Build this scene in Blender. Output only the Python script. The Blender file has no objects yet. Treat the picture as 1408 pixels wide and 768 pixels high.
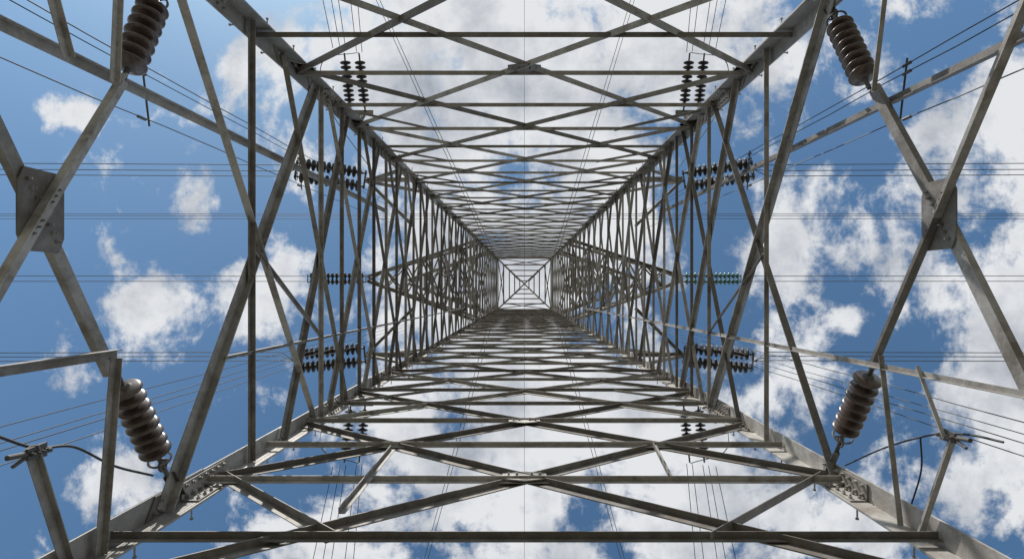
import bpy, math, random
from mathutils import Vector
random.seed(4)
ZC = 1.6   # eye height above the ground: tower heights below are given from eye level
sc = bpy.context.scene
V = Vector

# ------------------------------------------------------------------ materials
def new_mat(name):
    m = bpy.data.materials.new(name); m.use_nodes = True
    return m, m.node_tree.nodes, m.node_tree.links, m.node_tree.nodes['Principled BSDF']

def steel_mat(name, c1, c2, rust, metallic=0.2, rough=0.58):
    m, n, l, b = new_mat(name)
    geo = n.new('ShaderNodeNewGeometry')
    tc = n.new('ShaderNodeTexCoord')
    no = n.new('ShaderNodeTexNoise'); no.inputs['Scale'].default_value = 5; no.inputs['Detail'].default_value = 5
    no.inputs['Roughness'].default_value = 0.7
    l.new(tc.outputs['Object'], no.inputs['Vector'])
    r1 = n.new('ShaderNodeValToRGB')
    r1.color_ramp.elements[0].color = (*c1, 1); r1.color_ramp.elements[1].color = (*c2, 1)
    r1.color_ramp.elements[0].position = .12; r1.color_ramp.elements[1].position = .88
    add = n.new('ShaderNodeMath'); add.operation = 'MULTIPLY_ADD'
    l.new(no.outputs['Fac'], add.inputs[0]); add.inputs[1].default_value = 1.0
    sub = n.new('ShaderNodeMath'); sub.operation = 'MULTIPLY_ADD'
    l.new(geo.outputs['Random Per Island'], sub.inputs[0]); sub.inputs[1].default_value = 0.8; sub.inputs[2].default_value = -0.42
    l.new(sub.outputs[0], add.inputs[2]); l.new(add.outputs[0], r1.inputs[0])
    n2 = n.new('ShaderNodeTexNoise'); n2.inputs['Scale'].default_value = 2.2; n2.inputs['Detail'].default_value = 7
    n2.inputs['Roughness'].default_value = 0.78
    l.new(tc.outputs['Object'], n2.inputs['Vector'])
    r2 = n.new('ShaderNodeValToRGB'); r2.color_ramp.elements[0].position = 0.46; r2.color_ramp.elements[1].position = 0.66
    r2.color_ramp.elements[1].color = (0.8, 0.8, 0.8, 1)
    l.new(n2.outputs['Fac'], r2.inputs[0])
    mx = n.new('ShaderNodeMixRGB'); l.new(r2.outputs[0], mx.inputs[0]); l.new(r1.outputs[0], mx.inputs[1])
    mx.inputs[2].default_value = (*rust, 1)
    l.new(mx.outputs[0], b.inputs['Base Color'])
    b.inputs['Metallic'].default_value = metallic
    mr = n.new('ShaderNodeMapRange'); l.new(no.outputs['Fac'], mr.inputs[0])
    mr.inputs[3].default_value = rough-0.18; mr.inputs[4].default_value = rough+0.2
    l.new(mr.outputs[0], b.inputs['Roughness'])
    bp = n.new('ShaderNodeBump'); bp.inputs['Strength'].default_value = 0.25; bp.inputs['Distance'].default_value = 0.02
    l.new(no.outputs['Fac'], bp.inputs['Height']); l.new(bp.outputs[0], b.inputs['Normal'])
    return m

STEEL = steel_mat('galvanised_steel', (0.125, 0.115, 0.105), (0.45, 0.43, 0.40), (0.13, 0.102, 0.078))
LEGSTEEL = steel_mat('galvanised_leg_steel', (0.22, 0.21, 0.195), (0.55, 0.53, 0.50), (0.20, 0.165, 0.135))
STEEL_D = steel_mat('dark_fitting_steel', (0.05, 0.05, 0.05), (0.14, 0.135, 0.13), (0.09, 0.06, 0.04))
def simple_mat(name, c1, c2, scale, rough, metallic=0.0, bump=0.0, coat=0.0):
    m, n, l, b = new_mat(name)
    tc = n.new('ShaderNodeTexCoord'); no = n.new('ShaderNodeTexNoise'); no.inputs['Scale'].default_value = scale
    no.inputs['Detail'].default_value = 6
    l.new(tc.outputs['Object'], no.inputs['Vector'])
    r = n.new('ShaderNodeValToRGB'); r.color_ramp.elements[0].position = .35; r.color_ramp.elements[1].position = .65
    r.color_ramp.elements[0].color = (*c1, 1); r.color_ramp.elements[1].color = (*c2, 1)
    l.new(no.outputs['Fac'], r.inputs[0]); l.new(r.outputs[0], b.inputs['Base Color'])
    b.inputs['Roughness'].default_value = rough; b.inputs['Metallic'].default_value = metallic
    b.inputs['Coat Weight'].default_value = coat
    if bump:
        bp = n.new('ShaderNodeBump'); bp.inputs['Strength'].default_value = bump
        l.new(no.outputs['Fac'], bp.inputs['Height']); l.new(bp.outputs[0], b.inputs['Normal'])
    return m
PORC = simple_mat('weathered_porcelain', (0.045, 0.027, 0.021), (0.115, 0.082, 0.068), 9, 0.30, coat=0.35)
PORC_D = simple_mat('dark_porcelain', (0.022, 0.02, 0.02), (0.05, 0.045, 0.042), 6, 0.6)
GLASS = simple_mat('green_glass_insulator', (0.03, 0.13, 0.10), (0.07, 0.23, 0.18), 6, 0.3, coat=0.2)
CABLE = simple_mat('aluminium_conductor', (0.04, 0.043, 0.05), (0.08, 0.083, 0.09), 9, 0.65)
RUBBER = simple_mat('black_cable', (0.012, 0.012, 0.012), (0.03, 0.03, 0.03), 9, 0.6)
CONC = simple_mat('concrete', (0.25, 0.24, 0.22), (0.38, 0.37, 0.34), 5, 0.9, bump=0.3)
GROUND = simple_mat('dry_grass_and_gravel', (0.085, 0.085, 0.06), (0.20, 0.185, 0.15), 0.9, 0.95, bump=0.6)

# ------------------------------------------------------------------ mesh helpers
class Mesh:
    def __init__(self): self.v = []; self.f = []
    def prism(self, ring0, ring1, segs=1):
        b = len(self.v); k = len(ring0)
        for q in range(segs+1):
            t = q/segs
            self.v += [tuple(V(p).lerp(V(r), t)) for p, r in zip(ring0, ring1)]
        for q in range(segs):
            o = b+q*k
            for i in range(k):
                j = (i+1) % k
                self.f.append((o+i, o+j, o+k+j, o+k+i))
        self.f.append(tuple(b+i for i in reversed(range(k)))); self.f.append(tuple(b+k*segs+i for i in range(k)))
    def angle(self, p1, p2, n, w, t=None, off=0.0, flip=1, w2=None):
        """rolled steel angle from p1 to p2; one flange lies in the wall, the other stands up along n"""
        p1, p2, n = V(p1), V(p2), V(n)
        d = (p2-p1).normalized(); n = (n-d*n.dot(d)).normalized(); s = d.cross(n)*flip
        t = t or max(0.008, w*0.1); w2 = w2 or w
        sec = [(0, 0), (w, 0), (w, t), (t, t), (t, w2), (0, w2)]
        sec = [(a-w/2, b+off) for a, b in sec]
        if flip < 0: sec.reverse()
        segs = max(1, int((p2-p1).length/.7))
        self.prism([p1+s*a+n*b for a, b in sec], [p2+s*a+n*b for a, b in sec], segs)
    def bar(self, p1, p2, r, k=8, r2=None):
        p1, p2 = V(p1), V(p2); d = (p2-p1).normalized()
        a = d.orthogonal().normalized(); b = d.cross(a); r2 = r if r2 is None else r2
        c = [(math.cos(2*math.pi*i/k), math.sin(2*math.pi*i/k)) for i in range(k)]
        self.prism([p1+(a*x+b*y)*r for x, y in c], [p2+(a*x+b*y)*r2 for x, y in c])
    def plate(self, c, u, w, n, pts, t=0.012, off=0.0):
        c, u, w, n = V(c), V(u).normalized(), V(w).normalized(), V(n).normalized()
        self.prism([c+u*a+w*b+n*off for a, b in pts], [c+u*a+w*b+n*(off+t) for a, b in pts])
    def bolt(self, c, n, r=0.019, h=0.02):
        c, n = V(c), V(n).normalized()
        self.bar(c, c+n*h, r, 6); self.bar(c+n*h, c+n*(h+.02), r*.55, 6)
    def lathe(self, p, d, prof, k=20):
        p, d = V(p), V(d).normalized(); a = d.orthogonal().normalized(); b = d.cross(a)
        base = len(self.v)
        for (z, r) in prof:
            for i in range(k):
                an = 2*math.pi*i/k
                self.v.append(tuple(p+d*z+(a*math.cos(an)+b*math.sin(an))*r))
        for j in range(len(prof)-1):
            for i in range(k):
                i2 = (i+1) % k
                self.f.append((base+j*k+i, base+j*k+i2, base+(j+1)*k+i2, base+(j+1)*k+i))
    def torus(self, c, n, R, r, k=24, m=6):
        c, n = V(c), V(n).normalized(); a = n.orthogonal().normalized(); b = n.cross(a); base = len(self.v)
        for i in range(k):
            an = 2*math.pi*i/k; e = a*math.cos(an)+b*math.sin(an)
            for j in range(m):
                q = 2*math.pi*j/m
                self.v.append(tuple(c+e*(R+r*math.cos(q))+n*r*math.sin(q)))
        for i in range(k):
            for j in range(m):
                self.f.append((base+i*m+j, base+((i+1) % k)*m+j, base+((i+1) % k)*m+(j+1) % m, base+i*m+(j+1) % m))
    def build(self, name, mat, parent=None, smooth=False):
        me = bpy.data.meshes.new(name)
        me.from_pydata([(x, y, z+ZC) for x, y, z in self.v], [], self.f); me.update()
        import bmesh
        bm = bmesh.new(); bm.from_mesh(me); bmesh.ops.recalc_face_normals(bm, faces=bm.faces); bm.to_mesh(me); bm.free()
        if smooth:
            for p in me.polygons: p.use_smooth = True
        me.materials.append(mat)
        o = bpy.data.objects.new(name, me); sc.collection.objects.link(o)
        if parent: o.parent = parent
        return o

def empty(name):
    o = bpy.data.objects.new(name, None); sc.collection.objects.link(o); return o

# ------------------------------------------------------------------ tower
YT, YB = -3.33, 2.13          # the two long faces
def W(z): return 3.5-0.01*z   # half width of the body
ZTOP = 61.0
tower = empty('transmission_tower')

def L(y, z): return V((-W(z), y, z))
def R(y, z): return V((W(z), y, z))
def T(x, z): return V((x, YT, z))
def B(x, z): return V((x, YB, z))
NL, NR, NT, NB = V((1, 0, 0)), V((-1, 0, 0)), V((0, 1, 0)), V((0, -1, 0))

# legs: heavy angles with the heel outward
legs = Mesh()
def leg(sx, y, sy, z0, z1, w=0.2, t=0.022):
    sec = [(0, 0), (w, 0), (w, t), (t, t), (t, w), (0, w)]
    r0 = [V((sx*(W(z0)-a), y-sy*b, z0)) for a, b in sec]; r1 = [V((sx*(W(z1)-a), y-sy*b, z1)) for a, b in sec]
    legs.prism(r0, r1, int((z1-z0)/1.2))
for sx in (-1, 1):
    for y, sy in ((YT, -1), (YB, 1)):
        for a, b, w in ((-1.7, 6.2, .225), (6.203, 14, .215), (14.003, 30, .19), (30.003, ZTOP, .17)):
            leg(sx, y, sy, a, b, w)
        # splice cover plates on the inner faces
        for zs in (6.2, 10, 14, 30):
            for k in range(2):
                c = V((sx*(W(zs)-.12), y-sy*.024, zs)) if k else V((sx*(W(zs)-.024), y-sy*.12, zs))
                n = V((0, -sy, 0)) if k else V((-sx, 0, 0)); u = V((1, 0, 0)) if k else V((0, 1, 0))
                legs.plate(c, u, (0, 0, 1), n, [(-.08, -.42), (.08, -.42), (.08, .42), (-.08, .42)], .014)
                if zs < 20:
                    for i in range(7):
                        for s in (-.045, .045):
                            legs.bolt(c+u*s+V((0, 0, -.36+.12*i))+n*.014, n)
        # step bolts
        z = 0.8
        i = 0
        while z < 40:
            n = V((sx, 0, 0)) if i % 2 else V((0, sy, 0))
            p = V((sx*(W(z)-.1), y+sy*0, z)) if not i % 2 else V((sx*W(z), y-sy*.1, z))
            legs.bar(p, p+n*.16, .009, 6); legs.bar(p+n*.16, p+n*.175, .018, 6)
            z += .42; i += 1
legs.build('legs', LEGSTEEL, tower)

# ---- side faces
side = Mesh(); plates = Mesh()
def leg_gusset(F, y, z, n, u, inward, size=.34):
    """plate bolted over the leg where braces land"""
    pts = [(0.02, -size*.9), (size*.8*inward, -size*.25), (size*.8*inward, size*.25), (0.02, size*.9)]
    c = F(y, z)
    plates.plate(c, u, (0, 0, 1), n, pts, .012, .024)
    if z < 16:
        for i in range(5):
            for s in (.07, .16):
                if abs(-.2+.1*i) < size*.9*(1-s/size/.8)+.03:
                    plates.bolt(c+V(u)*s*inward+V((0, 0, -.2+.1*i))+V(n)*.036, n, .017)

def side_x(F, n, z0, z1, w=.1):
    side.angle(F(YT+.06, z1), F(YB-.06, z0), n, w, off=.03, flip=1, w2=w*.6)
    side.angle(F(YT+.06, z0), F(YB-.06, z1), n, w, off=.03+w*.1+.003, flip=-1, w2=w*.6)
    if z1 < 30:
        zc = (z0+z1)/2; c = F((YT+YB)/2, zc)
        if z1 < 20: plates.bolt(c+n*(.055), n, .02, .03)
        for z in (z0, z1):
            leg_gusset(F, YT, z, n, (0, 1, 0), 1, .27); leg_gusset(F, YB, z, n, (0, 1, 0), -1, .27)

def side_face(F, n, first, hz):
    for z0, z1, w in first: side_x(F, n, z0, z1, w)
    z0, z1 = first[-1][0], first[-1][1]
    while z1 + 2.1 < ZTOP:
        z0 += 2.1; z1 = z0+3.5; side_x(F, n, z0, z1, .11)
    for z in hz:
        side.angle(F(YT+.03, z), F(YB-.03, z), n, .065, off=.07)
    z = hz[-1]
    while z < ZTOP:
        z += 1.08 if z < 20 else 2.1
        side.angle(F(YT+.03, z), F(YB-.03, z), n, .06, off=.06)
side_face(L, NL, [(5.45, 9.3, .15), (8.1, 10.9, .125), (9.9, 13.2, .115)], [7.1, 9.45])
side_face(R, NR, [(6.35, 10.3, .15), (9.1, 12.2, .125), (10.9, 14.3, .115)], [8.0, 10.4])

# lowest X panels: each has insulators spliced into the arms; a shaped plate joins the arms
def low_panel(F, n, zl, zc, yc, cuts, under):
    over = 1-under
    ends = [YB-.05, YT+.05]       # far end of arm 0 / arm 1
    side.angle(F(ends[under], zl), F(yc, zc), -n, .105, off=0, w2=.06)
    side.angle(F(yc, zc), F(*cuts[under]), -n, .105, off=0, w2=.06)
    side.angle(F(ends[over], zl), F(yc, zc), n, .115, off=.022, w2=.07)
    side.angle(F(yc, zc), F(*cuts[over]), n, .115, off=.022, w2=.07)
    pts = [(-.29, -.15), (-.18, -.20), (.18, -.20), (.29, -.15), (.29, .15), (.18, .20), (-.18, .20), (-.29, .15)]
    plates.plate(F(yc, zc), (0, 1, 0), (0, 0, 1), n, pts, .014, .004)
    sg1 = 1 if under else -1
    for i in range(3):
        for s in (1, -1):
            q = .09+.06*i
            plates.bolt(F(yc+s*q, zc+s*sg1*q*.6)+n*.018, n, .013)
            plates.bolt(F(yc+s*q*.8, zc-s*sg1*q*.48)+n*.033, n, .013)
low_panel(L, NL, 2.46, 4.15, -.56, [(-1.80, 4.97), (.70, 4.89)], 1)
low_panel(R, NR, 3.15, 4.83, -.62, [(-2.0, 5.77), (.74, 5.70)], 0)

# vertical ties and secondary members of the side faces
def sm(F, n, a, b, w=.065, off=.05, flip=1): side.angle(F(*a), F(*b), n, w, off=off, flip=flip, w2=w*.7)
sm(L, NL, (-1.76, 1.0), (-1.95, 14.5), .085, -.11)
sm(R, NR, (-1.76, 1.0), (-1.95, 14.5), .085, -.11)
sm(L, NL, (.76, 6.45), (.95, 30), .045, .09); sm(R, NR, (.70, 3.4), (.95, 30), .05, .09)
sm(L, NL, (.52, 2.4), (.53, 4.82), .075, .07)
sm(L, NL, (1.08, 3.98), (2.1, 4.32), .075, .06); sm(L, NL, (.56, 4.77), (2.1, 4.60), .075, .08)
sm(R, NR, (.62, 5.48), (2.1, 5.20), .07, .08); sm(R, NR, (1.17, 4.60), (2.1, 4.98), .07, .06)
sm(R, NR, (.66, 4.95), (1.18, 4.64), .05, .1)
sm(L, NL, (-3.3, 3.7), (-1.72, 4.31), .07, .06); sm(L, NL, (-3.3, 4.85), (-1.7, 4.76), .065, .08)
sm(R, NR, (-3.3, 5.3), (-1.9, 5.59), .065, .08)
sm(L, NL, (-.5, 7.15), (.78, 9.45), .055, .1); sm(R, NR, (-.5, 8.05), (.78, 10.4), .055, .1)
side.build('side_bracing', STEEL, tower)

# ---- the two long faces
face = Mesh()
def long_face(F, n, xs, step, span, hz, hstep, w):
    xs = list(xs)
    while xs[-1][1]+step < ZTOP: xs.append((xs[-1][0]+step, xs[-1][0]+step+span))
    for i, (z0, z1) in enumerate(xs):
        ww = w if i < 3 else w*.88
        face.angle(F(-W(z0)+.06, z0), F(W(z1)-.06, z1), n, ww, off=.03, w2=ww*.65)
        face.angle(F(W(z0)-.06, z0), F(-W(z1)+.06, z1), n, ww, off=.03+ww*.1+.003, flip=-1, w2=ww*.65)
        if z1 < 22:
            for z in (z0, z1):
                for s in (-1, 1):
                    leg_gusset(F, s*W(z), z, n, (1, 0, 0), -s)
        if i < 2:
            zc = (z0+z1)/2
            plates.plate(F(0, zc), (1, 0, 0), (0, 0, 1), n, [(-.24, -.08), (0, -.16), (.24, -.08), (.24, .08), (0, .16), (-.24, .08)], .012, .1)
            for k in (-.17, -.08, .08, .17): plates.bolt(F(k, zc)+n*.112, n, .016)
    for z in hz: face.angle(F(-W(z)+.03, z), F(W(z)-.03, z), n, .065, off=.07)
    z = hz[-1]+hstep
    while z < ZTOP:
        face.angle(F(-W(z)+.03, z), F(W(z)-.03, z), n, .06, off=.065); z += hstep
long_face(T, NT, [(2.7, 8.7), (5.3, 11.6), (8.65, 14.5), (11.6, 17.4)], 2.95, 5.8, [7.4, 8.7, 10.2, 11.7], 1.475, .125)
long_face(B, NB, [(3.76, 8.87), (6.4, 11.6), (9.1, 14.3)], 2.7, 5.2, [4.78, 6.22, 7.62, 9.03], 1.4, .115)
fa = face.angle
fa(B(-1.64, 5.22), B(-1.65, 7.3), NB, .06, off=.12); fa(B(1.57, 6.25), B(1.68, 7.5), NB, .05, off=.12)
fa(B(-3.28, 6.35), B(-1.6, 4.8), NB, .085, off=.05); fa(B(3.22, 6.4), B(1.5, 4.8), NB, .085, off=.06)
for s in (-1, 1):
    fa(T(s*3.3, 2.8), T(0, 5.5), NT, .09, off=.05)
    z = 10.4
    while z < 22:
        fa(T(s*3.2, z), T(s*1.8, z+1.3), NT, .045, off=.1); fa(B(s*3.2, z), B(s*1.8, z+1.2), NB, .045, off=.1); z += 2.9
face.build('face_bracing', STEEL, tower)
plates.build('gusset_plates', STEEL, tower)

# ---- head of the tower: diaphragm and peak
peak = Mesh()
w = W(ZTOP)
C = [V((-w, YT, ZTOP)), V((w, YT, ZTOP)), V((w, YB, ZTOP)), V((-w, YB, ZTOP))]
def ang(a, b, ww, n=(0, 0, -1)): peak.angle(a, b, n, ww)
for i in range(4): ang(C[i], C[(i+1) % 4], .2)
cy = (YT+YB)/2
def ring(z, hx, hy): return [V((-hx, cy-hy, z)), V((hx, cy-hy, z)), V((hx, cy+hy, z)), V((-hx, cy+hy, z))]
prev = C
for z, hx, hy in ((64.5, 2.3, 2.15), (68, 1.75, 1.65), (72, 1.2, 1.1), (76, .6, .55)):
    q = ring(z, hx, hy)
    for i in range(4):
        j = (i+1) % 4
        peak.angle(prev[i], q[i], V((0, cy, z))-q[i], .16); peak.angle(q[i], q[j], (0, 0, -1), .13)
        n = V((0, cy, z))-(q[i]+q[j])/2
        if z < 67: peak.angle(prev[i], q[j], n, .09); peak.angle(prev[j], q[i], n, .09, off=.05)
    prev = q
ang(C[0], C[2], .13); peak.angle(C[1], C[3], (0, 0, -1), .13, off=.05)
peak.build('peak', STEEL, tower)

# ---- crossarms
arms = Mesh()
def lattice_arm(s, z, h, tip, n=6):
    y0, y1 = YT, YB
    lo = [V((s*W(z), y0, z)), V((s*W(z), y1, z))]; hi = [V((s*W(z+h), y0, z+h)), V((s*W(z+h), y1, z+h))]
    tip = V(tip)
    t2 = [tip+V((0, -.15, 0)), tip+V((0, .15, 0))]
    for k in range(2):
        arms.angle(lo[k], t2[k], (0, 0, -1), .2); arms.angle(hi[k], t2[k], (0, 0, 1), .18)
    for i in range(n):
        a, b = i/n, (i+1)/n
        for P in (lo, hi):
            p = [P[k].lerp(t2[k], a) for k in range(2)]; q = [P[k].lerp(t2[k], b) for k in range(2)]
            arms.angle(p[0], q[1], (0, 0, -1), .1); arms.angle(p[1], q[0], (0, 0, -1), .1, off=.03)
            if i: arms.angle(p[0], p[1], (0, 0, -1), .1)
        for k in range(2):
            arms.angle(lo[k].lerp(t2[k], a), hi[k].lerp(t2[k], b), (0, 1, 0), .09)
            arms.angle(hi[k].lerp(t2[k], a), lo[k].lerp(t2[k], a), (0, 1, 0), .09)
for s in (-1, 1):
    lattice_arm(s, 39, 3.2, (s*10.8, -.75, 40))
    lattice_arm(s, 50, 3.0, (s*10.2, -.7, 51), 5)
    # short corner brackets for the lower circuits
    for y in (-3.30, 1.95):
        tip = V((s*4.75, y, 17.5))
        arms.angle(V((s*W(17), y, 17.5)), tip, (0, 0, -1), .14)
        arms.angle(V((s*W(16), y, 15.8)), tip, (0, 1, 0), .09); arms.angle(V((s*W(19), y, 19.5)), tip, (0, 1, 0), .09)
        inn = y+(1.4 if y < 0 else -1.4)
        arms.angle(V((s*W(17), inn, 17.5)), tip, (0, 0, -1), .09)
    for y in (-3.45, 2.15):
        sg = -1 if y < 0 else 1
        for xo in (-.45, .1):
            arms.bar(V((s*3.38, y, 12)), V((s*3.4+s*xo*.3, y+sg*.2, 12)), .03, 8)
        arms.plate(V((s*3.4, y+sg*.2, 12)), (1, 0, 0), (0, 1, 0), (0, 0, 1), [(-.28, -.05), (.28, -.05), (.28, .05), (-.28, .05)], .02)
arms.build('crossarms', STEEL, tower)

foot = Mesh()
for sx in (-1, 1):
    for y in (YT, YB):
        c = V((sx*3.45, y, -1.75)); k = 16
        foot.bar(c, c+V((0, 0, .45)), .45, k, .4)
foot.build('footings', CONC, tower)

# ------------------------------------------------------------------ insulators
def insulator(p1, p2, r=.15, pitch=.1, mat=PORC, strings=((0, 0),), ring=True, k=24):
    p1, p2 = V(p1), V(p2); d = (p2-p1).normalized(); Ln = (p2-p1).length
    a = V((0, 0, 1)) if abs(d.z) < .6 else V((1, 0, 0))
    a = (a-d*a.dot(d)).normalized(); b = d.cross(a)
    par = empty('insulator_string')
    M = Mesh(); H = Mesh()
    e = min(.12, Ln*.1)
    for (oa, ob) in strings:
        o = p1+a*oa+b*ob
        n = max(3, int((Ln-2*e)/pitch)); pt = (Ln-2*e)/n
        for i in range(n):
            q = o+d*(e+i*pt)
            M.lathe(q, d, [(pt*.18, r*.36), (pt*.26, r*.52), (pt*.32, r*.80), (pt*.42, r*.96), (pt*.52, r), (pt*.60, r*.97), (pt*.56, r*.86),
                           (pt*.68, r*.80), (pt*.58, r*.66), (pt*.70, r*.56), (pt*.6, r*.42), (pt*.66, r*.2)], k)
            H.lathe(q, d, [(-pt*.05, r*.1), (-pt*.04, r*.28), (pt*.18, r*.38), (pt*.24, r*.40), (pt*.26, r*.3)], max(8, k//2))
            H.bar(q+d*pt*.4, q+d*pt*1.02, r*.13, 8)
        H.bar(o-d*.03, o+d*e, r*.16, 8); H.bar(o+d*(Ln-e), o+d*(Ln+.03), r*.16, 8)
        if ring:
            H.torus(o+d*(Ln-e*.3), d, r*.7, .011)
            H.bar(o+d*(Ln-e*.3)-b*r*.7, o+d*(Ln-e*.3)+b*r*.7, .01, 6)
    if len(strings) > 1:
        for q in (p1, p2):
            m = max(abs(s[1]) for s in strings)+.08; m2 = max(abs(s[0]) for s in strings)+.05
            H.plate(q, b, a, d, [(-m, -m2), (m, -m2), (m, m2), (-m, m2)], .03, -.015)
    M.build('sheds', mat, par, True); H.build('fittings', STEEL_D, par)
    return par
# four large ones inside the lowest panels
def link(F, n, a, b, r=.138):
    insulator(F(*a)+n*.02, F(*b)+n*.02, r, .105, PORC)
link(L, NL, (-1.82, 4.985), (-2.72, 5.42)); link(L, NL, (.72, 4.905), (1.62, 5.48))
link(R, NR, (-2.02, 5.785), (-2.98, 6.38)); link(R, NR, (.76, 5.715), (1.60, 6.26))
lk = Mesh()
for F, n, a, b in ((L, NL, (-2.72, 5.42), (-3.25, 5.72)), (L, NL, (1.62, 5.48), (2.05, 5.75)),
                   (R, NR, (-2.98, 6.38), (-3.28, 6.58)), (R, NR, (1.60, 6.26), (2.05, 6.55))):
    p, q = F(*a)+n*.02, F(*b)+n*.02
    lk.bar(p, q, .022, 8); lk.angle(p.lerp(q, .35), q, n, .08, off=-.02)
    lk.torus(p+(q-p).normalized()*.05, n, .05, .014, 16)
lk.build('insulator_links', STEEL_D, tower)

# ------------------------------------------------------------------ conductors
def wires(paths, r, mat=CABLE, name='power_line'):
    cu = bpy.data.curves.new(name, 'CURVE'); cu.dimensions = '3D'; cu.bevel_depth = r; cu.bevel_resolution = 0
    for p in paths:
        s = cu.splines.new('POLY'); s.points.add(len(p)-1)
        for i, q in enumerate(p): s.points[i].co = (q[0], q[1], q[2]+ZC, 1)
    cu.materials.append(mat)
    o = bpy.data.objects.new(name, cu); sc.collection.objects.link(o); return o
def smooth_path(pts, n=10):
    pts = [V(p) for p in pts]; P = [pts[0]*2-pts[1]]+pts+[pts[-1]*2-pts[-2]]; out = []
    for i in range(1, len(P)-2):
        for k in range(n):
            t = k/n; a, b, c, d = P[i-1:i+3]
            out.append(0.5*((2*b)+(c-a)*t+(2*a-5*b+4*c-d)*t*t+(3*b-a-3*c+d)*t**3))
    return out+[pts[-1]]
def span(p, d, length, sag, n=60):
    p, d = V(p), V(d).normalized(); out = []
    for i in range(n+1):
        t = (i/n)**1.7; out.append(p+d*length*t+V((0, 0, -4*sag*t*(1-t))))
    return out

for s in (-1, 1):
    # lower corner circuits, pulled off sideways
    for y, y2, ys in ((-3.30, -3.6, (-3.4, -3.56, -3.74)), (1.95, 2.15, (1.87, 1.99, 2.12))):
        insulator((s*4.8, y, 17.5), (s*6.85, y2, 17.45), .18, .15, PORC_D, ((0, -.2), (0, .2)), True, 14)
        wires([[(s*6.88, y2, 17.45)]+span((s*7.3, yy, 17.45), (s, 0, 0), 220, 1.5) for yy in ys], .012)
    # middle arm, glass strings
    insulator((s*10.9, -.75, 40), (s*14.9, -.75, 40), .22, .28, GLASS if s > 0 else PORC_D, ((0, -.2), (0, .2)), False, 12)
    wires([span((s*15, yy, 40), (s, 0, 0), 260, 2) for yy in (-.93, -.57)], .022)
    # strings in line with the tower, at the body corners
    for y, sg in ((-3.65, -1), (2.35, 1)):
        for k in range(2):
            x = s*(3.28+.3*k)
            insulator((x, y, 12), (x+s*.1, y+sg*1.15, 11.9), .11, .09, PORC_D, ((0, 0),), False, 12)
        P = []
        for k, xo in enumerate((-.03, .07, .27, .37, .5)):
            P.append(span((s*(3.35+xo), y+sg*1.2, 11.9-.05*k), (s*(.02+.03*k), sg, 0), 200, 14))
        wires(P, .007)
        wires([smooth_path([(s*3.4, y+sg*1.2, 11.9), (s*3.9, y+sg*.7, 11.2), (s*4.3, y+sg*.3, 13), (s*4.6, y, 17.2)])], .010)
    # high circuits
    wires([span((s*(2.9+o), YT, 58), (s*.45 if s < 0 else s*.30, -1, 0), 260, 4) for o in (0, .35)], .028)
    wires([span((s*(2.9+o), YB, 58), (s*.27, 1, 0), 260, 4) for o in (0, .35)], .028)
    # down leads tied along the side faces
    P = []
    for yy in (-2.12, -2.04, -1.60):
        P.append([(s*(3.78-.012*z), yy-.012*z+random.uniform(-.01, .01), z) for z in range(-1, 19)])
    wires(P, .0055, name='down_lead_cable')
    P = []
    for yy in (1.0, 1.1, 1.17, 1.26):
        P.append([(s*(3.78-.012*z), yy-.004*z+random.uniform(-.01, .01), z) for z in range(-1, 19)])
    wires(P, .0045, name='down_lead_cable')
wires([[(x*10, y, 78) for x in range(-30, 31)] for y in (-9.5, -9.9, -10.15)], .032)
wires([[(0, y*10, 76.3) for y in range(-30, 31)]], .022, name='earth_wire')
# cable spacers/clamps on the down leads
cl = Mesh()
for s in (-1, 1):
    for z in (5.65, 9.6):
        cl.bar((s*3.72, -2.18-.012*z, z), (s*3.72, -1.55-.012*z, z+.12), .010, 8)
        for yy in (-2.12, -2.04, -1.60): cl.bar((s*3.72, yy-.012*z, z-.05), (s*3.72, yy-.012*z, z+.06), .016, 8)
cl.build('cable_clamps', STEEL_D, tower)
# black jumper cables
wires([smooth_path([(-3.46, .95, 3.8), (-3.46, 1.12, 4.12), (-3.5, 1.22, 4.52), (-3.5, 1.50, 4.96), (-3.46, 1.73, 5.42)])], .011, RUBBER, 'jumper_cable')
wires([smooth_path([(3.42, 1.87, 6.2), (3.5, 1.52, 5.62), (3.5, 1.24, 4.98), (3.46, 1.13, 4.54), (3.46, 1.1, 4.2)]),
       smooth_path([(3.5, 1.3, 5.14), (3.52, 1.6, 5.16), (3.45, 1.95, 5.2)])], .009, RUBBER, 'jumper_cable')
# dead-end clamps by the lower corners
dc = Mesh()
for F, n, y, z in ((L, NL, 1.12, 4.02), (R, NR, 1.16, 4.62)):
    c = F(y, z)+n*.08
    dc.plate(c, (0, 1, 0), (0, 0, 1), n, [(-.04, -.08), (.04, -.08), (.05, .08), (-.05, .08)], .018)
    dc.bar(c+V((0, -.02, -.22)), c+V((0, .02, .13)), .018, 10); dc.bar(c+V((0, .05, -.18)), c+V((0, -.03, .08)), .013, 8)
    for k in range(4): dc.bolt(c+V((0, .0, -.06+.04*k))+n*.02, n, .014)
dc.build('dead_end_clamps', STEEL_D, tower)

# ------------------------------------------------------------------ ground
g = Mesh(); S = 3000; N = 40
for i in range(N+1):
    for j in range(N+1):
        x = (i/N*2-1); y = (j/N*2-1); x = S*x*abs(x)**1.5; y = S*y*abs(y)**1.5
        h = 0 if math.hypot(x, y) < 20 else min(1, (math.hypot(x, y)-20)/200)*1.5*math.sin(x*.013)*math.cos(y*.011)
        g.v.append((x, y, h-ZC))
for i in range(N):
    for j in range(N): g.f.append((i*(N+1)+j, (i+1)*(N+1)+j, (i+1)*(N+1)+j+1, i*(N+1)+j+1))
g.build('ground', GROUND)

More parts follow.
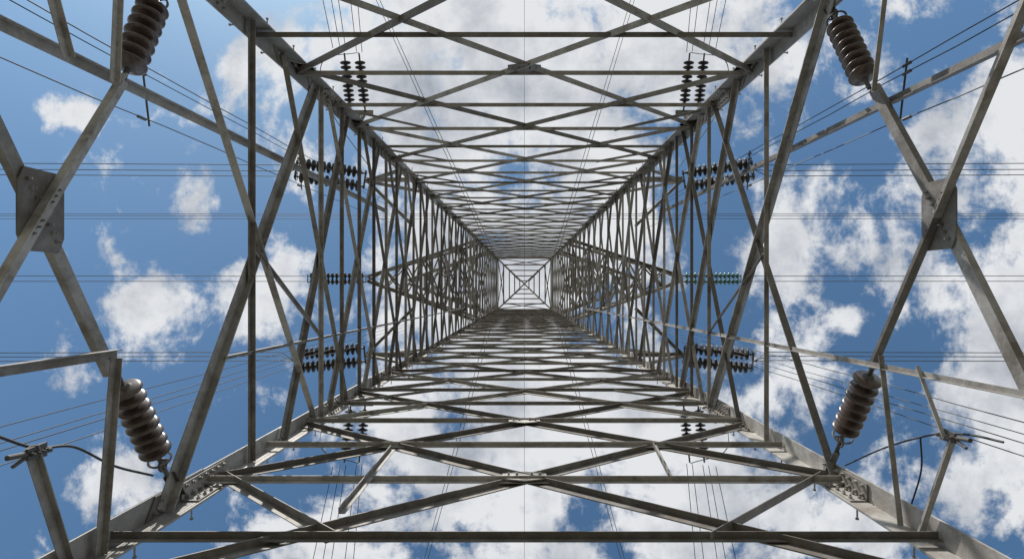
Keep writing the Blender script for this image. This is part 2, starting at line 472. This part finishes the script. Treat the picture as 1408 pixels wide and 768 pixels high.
# ------------------------------------------------------------------ light
sd = V((-.28, -.70, .70)).normalized()
sun = bpy.data.lights.new('sun', 'SUN'); sun.energy = 5.0; sun.angle = math.radians(.5); sun.color = (1, .955, .89)
so = bpy.data.objects.new('sun', sun); sc.collection.objects.link(so); so.rotation_euler = sd.to_track_quat('Z', 'Y').to_euler()

wd = bpy.data.worlds.new('World'); sc.world = wd; wd.use_nodes = True
wd.cycles.sampling_method = 'NONE'
n = wd.node_tree.nodes; l = wd.node_tree.links; n.clear()
out = n.new('ShaderNodeOutputWorld'); bg = n.new('ShaderNodeBackground'); l.new(bg.outputs[0], out.inputs[0])
bg.inputs[1].default_value = .1
sky = n.new('ShaderNodeTexSky'); sky.sky_type = 'NISHITA'; sky.sun_disc = False
sky.sun_elevation = math.asin(sd.z); sky.sun_rotation = math.atan2(sd.x, sd.y)
tc = n.new('ShaderNodeTexCoord')
def mth(op, a, b=None, c=None, clamp=False):
    m = n.new('ShaderNodeMath'); m.operation = op; m.use_clamp = clamp
    for i, x in enumerate((a, b, c)):
        if x is None: continue
        if isinstance(x, (int, float)): m.inputs[i].default_value = x
        else: l.new(x, m.inputs[i])
    return m.outputs[0]
sep = n.new('ShaderNodeSeparateXYZ'); l.new(tc.outputs['Generated'], sep.inputs[0])
zz = mth('MAXIMUM', sep.outputs[2], .06)
px = mth('DIVIDE', sep.outputs[0], zz); py = mth('DIVIDE', sep.outputs[1], zz)
cmb = n.new('ShaderNodeCombineXYZ'); l.new(px, cmb.inputs[0]); l.new(py, cmb.inputs[1])
def noise(scale, detail, rough, off, dist=0.0):
    mp = n.new('ShaderNodeMapping'); mp.inputs['Location'].default_value = off; l.new(cmb.outputs[0], mp.inputs[0])
    t = n.new('ShaderNodeTexNoise'); t.noise_dimensions = '2D'; t.inputs['Scale'].default_value = scale; t.inputs['Detail'].default_value = detail
    t.inputs['Roughness'].default_value = rough; t.inputs['Distortion'].default_value = dist
    l.new(mp.outputs[0], t.inputs['Vector']); return t.outputs['Fac']
fb = noise(6.0, 8, .63, (5.1, 3.7, 0), .1)
bigN = noise(2.2, 2, .5, (7.3, 2.2, 0))
# cumulus groups on the cloud layer (x, y, radius_x, radius_y, weight), layer at unit height
groups = [(-.655, .025, .05, .05, .60), (-.02, -.40, .40, .26, .78), (.1, .27, .36, .28, .70),
          (-.36, -.38, .15, .14, .55), (-.56, -.17, .05, .08, .50), (-.42, -.02, .09, .09, .58),
          (-.28, .42, .26, .12, .60), (.46, -.08, .11, .12, .56), (.90, -.05, .18, .38, .70), (.86, .26, .24, .20, .60),
          (.56, .05, .04, .03, .52), (-.70, .36, .09, .07, .52), (-.49, .42, .10, .06, .5), (.45, -.38, .14, .12, .56),
          (.66, -.5, .08, .06, .4), (-.76, .16, .04, .03, .45), (.48, .42, .14, .12, .56), (0, 0, .28, .24, .66), (-.76, -.30, .06, .03, .45),
          (-.82, -.22, .05, .02, .4)]
acc = None
for gx, gy, rx, ry, wt in groups:
    a = mth('MULTIPLY_ADD', px, 1/rx, -gx/rx); b = mth('MULTIPLY_ADD', py, 1/ry, -gy/ry)
    d2 = mth('MULTIPLY_ADD', a, a, mth('MULTIPLY', b, b))
    e = mth('MULTIPLY', mth('EXPONENT', mth('MULTIPLY', d2, -.8)), wt)
    acc = e if acc is None else mth('MAXIMUM', acc, e)
# away from the overhead part, ordinary scattered cumulus
r2 = mth('MULTIPLY_ADD', px, px, mth('MULTIPLY', py, py))
far = mth('MULTIPLY', mth('SUBTRACT', r2, .9, clamp=True), mth('MULTIPLY', bigN, .9))
acc = mth('MAXIMUM', acc, far)
dens = mth('ADD', mth('MULTIPLY', mth('SUBTRACT', fb, .5), 2.1), mth('ADD', acc, mth('MULTIPLY', mth('SUBTRACT', bigN, .5), .25)))
mr = n.new('ShaderNodeMapRange'); mr.interpolation_type = 'SMOOTHSTEP'; l.new(dens, mr.inputs[0])
mr.inputs[1].default_value = .18; mr.inputs[2].default_value = .54
# cloud brightness: thick parts grey, thin sunlit parts white
shade = noise(4.6, 8, .60, (1.3, 5.2, 0), .1)
sh = mth('SUBTRACT', mth('MULTIPLY_ADD', shade, 2.6, -.42), mth('MULTIPLY', mth('SUBTRACT', dens, .6, clamp=True), .40), clamp=True)
cr = n.new('ShaderNodeValToRGB'); l.new(sh, cr.inputs[0])
cr.color_ramp.elements[0].position = .18; cr.color_ramp.elements[0].color = (.37, .41, .48, 1)
cr.color_ramp.elements[1].position = 1.0; cr.color_ramp.elements[1].color = (.87, .89, .92, 1)
vm = n.new('ShaderNodeVectorMath'); vm.operation = 'SCALE'; l.new(cr.outputs[0], vm.inputs[0]); vm.inputs[3].default_value = 8.9
sg = n.new('ShaderNodeVectorMath'); sg.operation = 'MULTIPLY'; l.new(sky.outputs[0], sg.inputs[0]); sg.inputs[1].default_value = (.93, 1.27, 1.38)
mx = n.new('ShaderNodeMixRGB'); l.new(mr.outputs[0], mx.inputs[0]); l.new(sg.outputs[0], mx.inputs[1]); l.new(vm.outputs[0], mx.inputs[2])
l.new(mx.outputs[0], bg.inputs[0])

# ------------------------------------------------------------------ camera
cd = bpy.data.cameras.new('camera'); cam = bpy.data.objects.new('camera', cd); sc.collection.objects.link(cam)
cam.location = (0, 0, ZC); cam.rotation_euler = (math.pi, 0, 0)
cd.sensor_width = 36; cd.lens = 20.45; cd.shift_x = -17/1408; cd.shift_y = 14/1408; cd.clip_start = .05; cd.clip_end = 8000
sc.camera = cam
sc.view_settings.view_transform = 'Standard'; sc.view_settings.look = 'None'; sc.view_settings.exposure = 0
